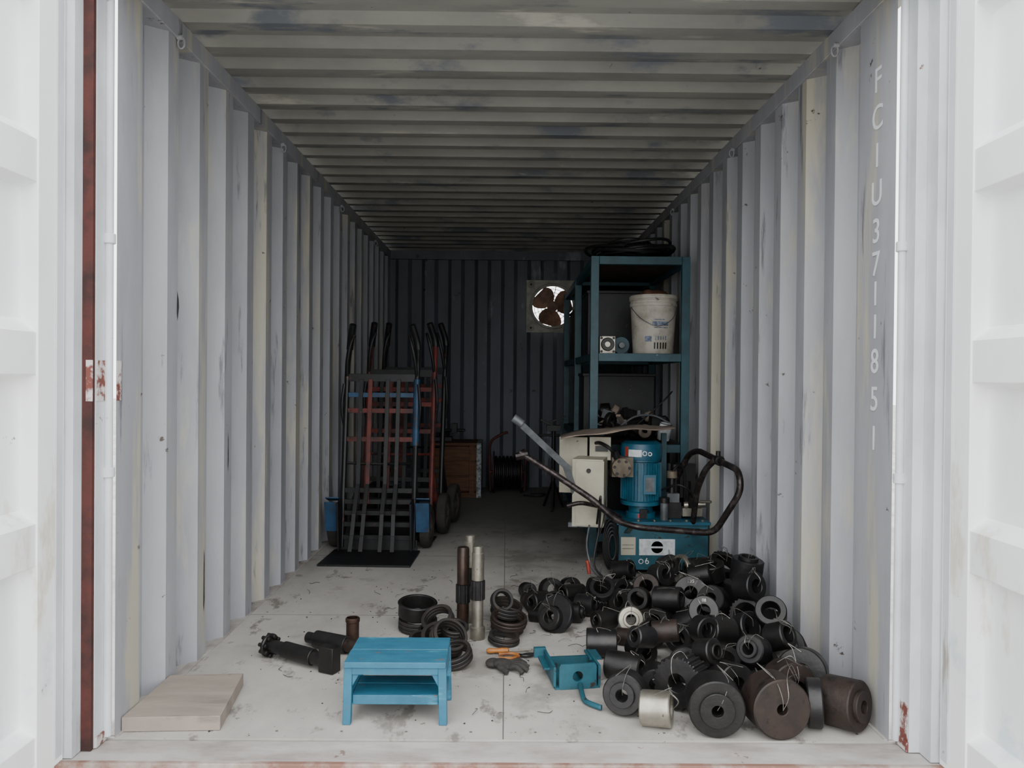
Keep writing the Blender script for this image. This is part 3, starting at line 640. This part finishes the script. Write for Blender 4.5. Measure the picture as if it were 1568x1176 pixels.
# ------------------------------------------------------------ bushing pile
a=Acc('steel_bushing_pile')
B=[
(.66,2.435,.088,(-.12,-1,.02),.086,.018,.11,'black',0),
(.845,2.425,.092,(.10,-1,.05),.091,.017,.11,'brown',0),
(1.077,2.465,.080,(.6,-.75,.1),.078,.02,.11,'brown',0),
(.985,2.47,.077,(.96,-.28,.05),.076,.05,.045,'black2',0),
(.945,2.585,.085,(.2,-1,.1),.083,.03,.08,'brown',0),
(.485,2.47,.056,(1,-.35,.08),.055,.03,.095,'steel',0),
(.40,2.57,.068,(-.35,-1,.15),.066,.02,.09,'black2',0),
(.60,2.62,.088,(-.55,-.8,.1),.086,.03,.10,'black2',.08),
(.77,2.65,.07,(.3,-1,.2),.068,.025,.10,'black',0),
(1.04,2.71,.085,(-.5,-1,.3),.083,.03,.10,'black',0),
(.44,2.85,.05,(1,-.5,0),.05,.035,.13,'black',0),
(.385,3.08,.056,(1,-.1,.0),.056,.045,.12,'black2',0),
(.53,3.02,.05,(.3,-1,0),.048,.02,.10,'black',0),
(.62,3.0,.13,(1,-.2,.15),.042,.025,.10,'brown',0),
(.67,2.86,.06,(-.4,-1,.2),.06,.02,.09,'black2',0),
(.80,2.84,.06,(-.2,-.6,1),.065,.04,.07,'black',0),
(.93,2.86,.055,(.2,-.3,1),.07,.045,.09,'black2',0),
(.82,2.98,.14,(-.8,-.4,.2),.055,.025,.11,'black',0),
(1.06,2.93,.085,(-.5,-.7,.7),.078,.05,.07,'black',0),
(.95,3.05,.13,(.5,-.8,.4),.06,.04,.06,'black2',0),
(1.06,3.15,.09,(.2,-.9,.3),.08,.03,.1,'black',.07),
(1.03,3.3,.10,(-.6,-.8,.4),.075,.05,.06,'black2',.07),
(.90,3.2,.06,(-1,-.2,.2),.06,.03,.12,'black',0),
(.72,3.15,.055,(-.6,-.8,.2),.055,.03,.1,'black2',0),
(.61,3.2,.06,(.7,-.5,.8),.058,.04,.05,'black',0),
(.545,3.36,.064,(-.1,-1,.25),.055,.022,.03,'steel',0),
(.66,3.32,.06,(-.7,-.7,.4),.06,.03,.08,'black',0),
(.78,3.3,.07,(.8,-.3,.7),.06,.025,.1,'black2',0),
(.83,3.48,.14,(-.2,-1,.5),.075,.028,.08,'black',0),
(.74,3.55,.07,(-1,-.3,.1),.06,.03,.12,'black2',0),
(.90,3.35,.15,(-.6,-.7,.4),.06,.025,.08,'black',0),
(1.07,3.5,.11,(0,0,1),.085,.03,.16,'black',0),
(1.08,3.48,.25,(.1,-.1,1),.07,.03,.10,'black2',0),
(.97,3.62,.10,(.3,-.4,1),.075,.03,.14,'black2',0),
(.96,3.62,.21,(-.2,-.2,1),.06,.03,.08,'black',0),
(.88,3.86,.15,(-1,-.35,0),.082,.066,.03,'steel',0),
(.96,3.83,.16,(-1,-.35,0),.065,.03,.13,'black2',0),
(1.07,3.80,.19,(.2,-.5,.9),.08,.05,.06,'black',.07),
(1.07,3.82,.09,(.0,-.2,1),.085,.05,.1,'black',0),
(.96,3.88,.06,(-.5,-.8,.2),.065,.03,.1,'black',0),
(.205,3.38,.06,(-.55,-.75,.45),.05,.025,.05,'black',0),
(.225,3.41,.07,(-.55,-.75,.45),.085,.03,.03,'black2',0),
(.30,3.52,.045,(.9,-.3,.1),.045,.02,.1,'black',0),
(.16,3.66,.05,(-.8,-.6,.1),.05,.02,.1,'black',0),
(.23,3.86,.055,(.3,-1,.2),.055,.03,.07,'black2',0),
(.33,3.80,.05,(-.9,-.5,.1),.048,.03,.12,'black',0),
(.38,3.62,.05,(.9,-.5,.1),.05,.022,.09,'black2',0),
(.45,3.70,.07,(.2,-.5,1),.075,.045,.05,'black',.06),
(.46,3.66,.115,(-.2,-.7,.8),.06,.04,.04,'black2',0),
(.56,3.62,.06,(-.7,-.6,.3),.06,.025,.1,'black',0),
(.55,3.82,.06,(.5,-.8,.2),.06,.03,.1,'black2',0),
(.66,3.75,.06,(.8,-.5,.5),.06,.03,.1,'black',0),
(.66,3.62,.13,(-.3,-.9,.6),.06,.03,.06,'brown',0),
(.78,3.82,.07,(-.5,-.5,.8),.065,.03,.08,'black2',0),
(.86,3.74,.07,(.9,-.3,.4),.065,.03,.1,'black',0),
(.44,3.42,.045,(-.9,-.5,0),.042,.02,.1,'black',0),
(.115,3.74,.035,(.2,-1,.2),.035,.018,.06,'brown',0),
(.115,3.90,.04,(.3,-1,.2),.038,.016,.07,'black',0),
(.86,2.60,.07,(.2,-1,.2),.05,.02,.1,'black2',0),
(.71,2.72,.15,(.6,-.8,.3),.045,.02,.07,'black',0),
(.53,2.72,.05,(-.2,-1,.1),.05,.02,.12,'black',0),
(.88,2.74,.15,(-.6,-.7,.3),.05,.02,.09,'black2',0),
(1.0,2.83,.17,(.6,-.7,.4),.05,.03,.08,'black',0),
(1.04,3.04,.19,(-.3,-.8,.6),.06,.035,.07,'black',0),
(.75,2.93,.16,(.4,-.9,.1),.05,.03,.06,'black',0),
(.71,3.38,.15,(.9,-.5,.1),.05,.03,.12,'black2',0),
(.60,3.48,.12,(-.5,-.9,.2),.05,.03,.05,'black',0),
(1.04,3.32,.22,(.5,-.8,.2),.06,.03,.09,'black2',0),
(.90,3.58,.2,(.9,-.4,.3),.05,.028,.10,'black',0),
(.25,3.72,.04,(.2,-.3,1),.05,.03,.05,'black2',0),
(.15,3.52,.03,(.9,-.5,.1),.03,.012,.07,'black',0),
(.33,3.92,.05,(.4,-.9,.2),.05,.025,.06,'black',0),
(.47,3.93,.05,(.8,-.7,.2),.05,.025,.08,'black2',0),
(.64,3.95,.05,(-.4,-.9,.2),.05,.025,.08,'black',0),
(.50,3.22,.035,(.9,-.6,.1),.035,.02,.07,'brown',0),
(.96,2.72,.05,(.2,-1,.1),.05,.02,.09,'brown',0),
(.80,3.12,.17,(-.3,-.9,.4),.06,.025,.07,'black2',0),
(.93,3.48,.06,(.3,-1,.1),.065,.03,.09,'black',0),
(.60,3.95,.13,(.8,-.5,.2),.05,.025,.10,'black',0),
(.74,3.70,.17,(.5,-.8,.3),.055,.025,.08,'black2',0),
(.82,3.92,.16,(.2,-.9,.3),.055,.025,.08,'black',0),
(.52,2.93,.13,(-.8,-.5,.2),.04,.02,.09,'black2',0),
]
marks=[]
for bi,(x,y,z,ax,R_,r_,L_,m_,sp) in enumerate(B):
    a.ring((x,y,z),ax,R_,r_,L_,m_,44,.004,sp,26)
    axn=V(ax).normalized()
    if axn.y>0: axn=-axn
    if random.random()<.35 and r_<R_*.5:
        a.ring(V((x,y,z))+axn*(L_/2+.006),axn,R_*.62,r_,.014,m_,32,.002)
    elif r_<R_*.5 and random.random()<.4: marks.append((bi,V((x,y,z)),axn,R_,L_))
    for rep in range(2):
      if random.random()<.55:
        c=V((x,y,z)); f=c+axn*(L_/2+.003); up=V((random.uniform(-.5,.5),random.uniform(-.3,.1),1)).normalized()
        pts=[f, f+axn*.012+up*R_*.5, c+up*(R_*1.05)+axn*L_*.3, c+up*(R_*1.18)+V((random.uniform(-.04,.04),random.uniform(-.04,.04),random.uniform(0,.02))), c+up*R_*1.05+V((random.uniform(-.06,.06),-.03,.0))]
        for q in pts: q.x=min(q.x,1.155)
        a.pipe(pts,.0011,'wire',4,4)
pile=a.done()
for k,(bi,c,axn,R_,L_) in enumerate(marks[:8]):
    t=bpy.data.curves.new('size_mark','FONT'); t.body=random.choice(['145','16','08','135','127','95']); t.size=R_*.28; t.align_x='CENTER'; t.extrude=.0003; t.materials.append(M['bucket'])
    o=bpy.data.objects.new('size_mark',t); bpy.context.scene.collection.objects.link(o)
    zz=axn; xx=V((0,0,1)).cross(zz)
    if xx.length<.1: xx=V((1,0,0))
    xx.normalize(); yy=zz.cross(xx)
    Rm=Matrix((xx,yy,zz)).transposed().to_4x4()
    o.matrix_world=Matrix.Translation(c+axn*(L_/2+.001)+yy*R_*.58)@Rm
    o.parent=pile; o.matrix_parent_inverse=Matrix.Translation(pile.location).inverted()
a=Acc('wire_offcuts')
for i in range(90):
    x=random.gauss(.1,.5); y=random.uniform(2.5,4.3)
    if abs(x)>1.1: continue
    p=[]; q=V((x,y,.003)); an=random.random()*6.3
    for k in range(4):
        p.append(q.copy()); an+=random.uniform(-1,1); q=q+V((math.cos(an),math.sin(an),0))*.02; q.z=.003+random.random()*.010
    a.pipe(p,.001,'wire' if i%3==0 else 'cable',4,3)
a.done(parent=floor)
a=Acc('dirt_crumbs')
for i in range(220):
    x=random.uniform(-1.1,1.1); y=random.uniform(2.4,5.5); r=random.uniform(.0015,.004)
    a.blob((x,y,r*.5),(r,r*.8,r*.5),'black2',(0,0,random.random()*90),6)
a.done(parent=floor)

# ------------------------------------------------------------ light
w=bpy.data.worlds.new('overcast_sky'); bpy.context.scene.world=w; w.use_nodes=True
bg=w.node_tree.nodes['Background']; bg.inputs[0].default_value=(.97,.985,1.0,1); bg.inputs[1].default_value=4.3
sd=bpy.data.lights.new('fill_sun','SUN'); sd.energy=1.4; sd.angle=math.radians(70); sd.color=(1,.98,.95)  # unseen soft sun added behind the camera to brighten objects at the back
so=bpy.data.objects.new('fill_sun',sd); bpy.context.scene.collection.objects.link(so); so.rotation_euler=(math.radians(50),0,math.radians(4))

# ------------------------------------------------------------ camera
cd=bpy.data.cameras.new('camera'); cd.sensor_width=36; cd.lens=36*1200/1568; cd.clip_start=.05
cam=bpy.data.objects.new('camera',cd); bpy.context.scene.collection.objects.link(cam)
d=V((9/1200,1,-10/1200)).normalized()
q=d.to_track_quat('-Z','Y').to_matrix().to_4x4()
cam.matrix_world=Matrix.Translation((0,0,1.10))@q@Matrix.Rotation(math.radians(.5),4,'Z')
bpy.context.scene.camera=cam
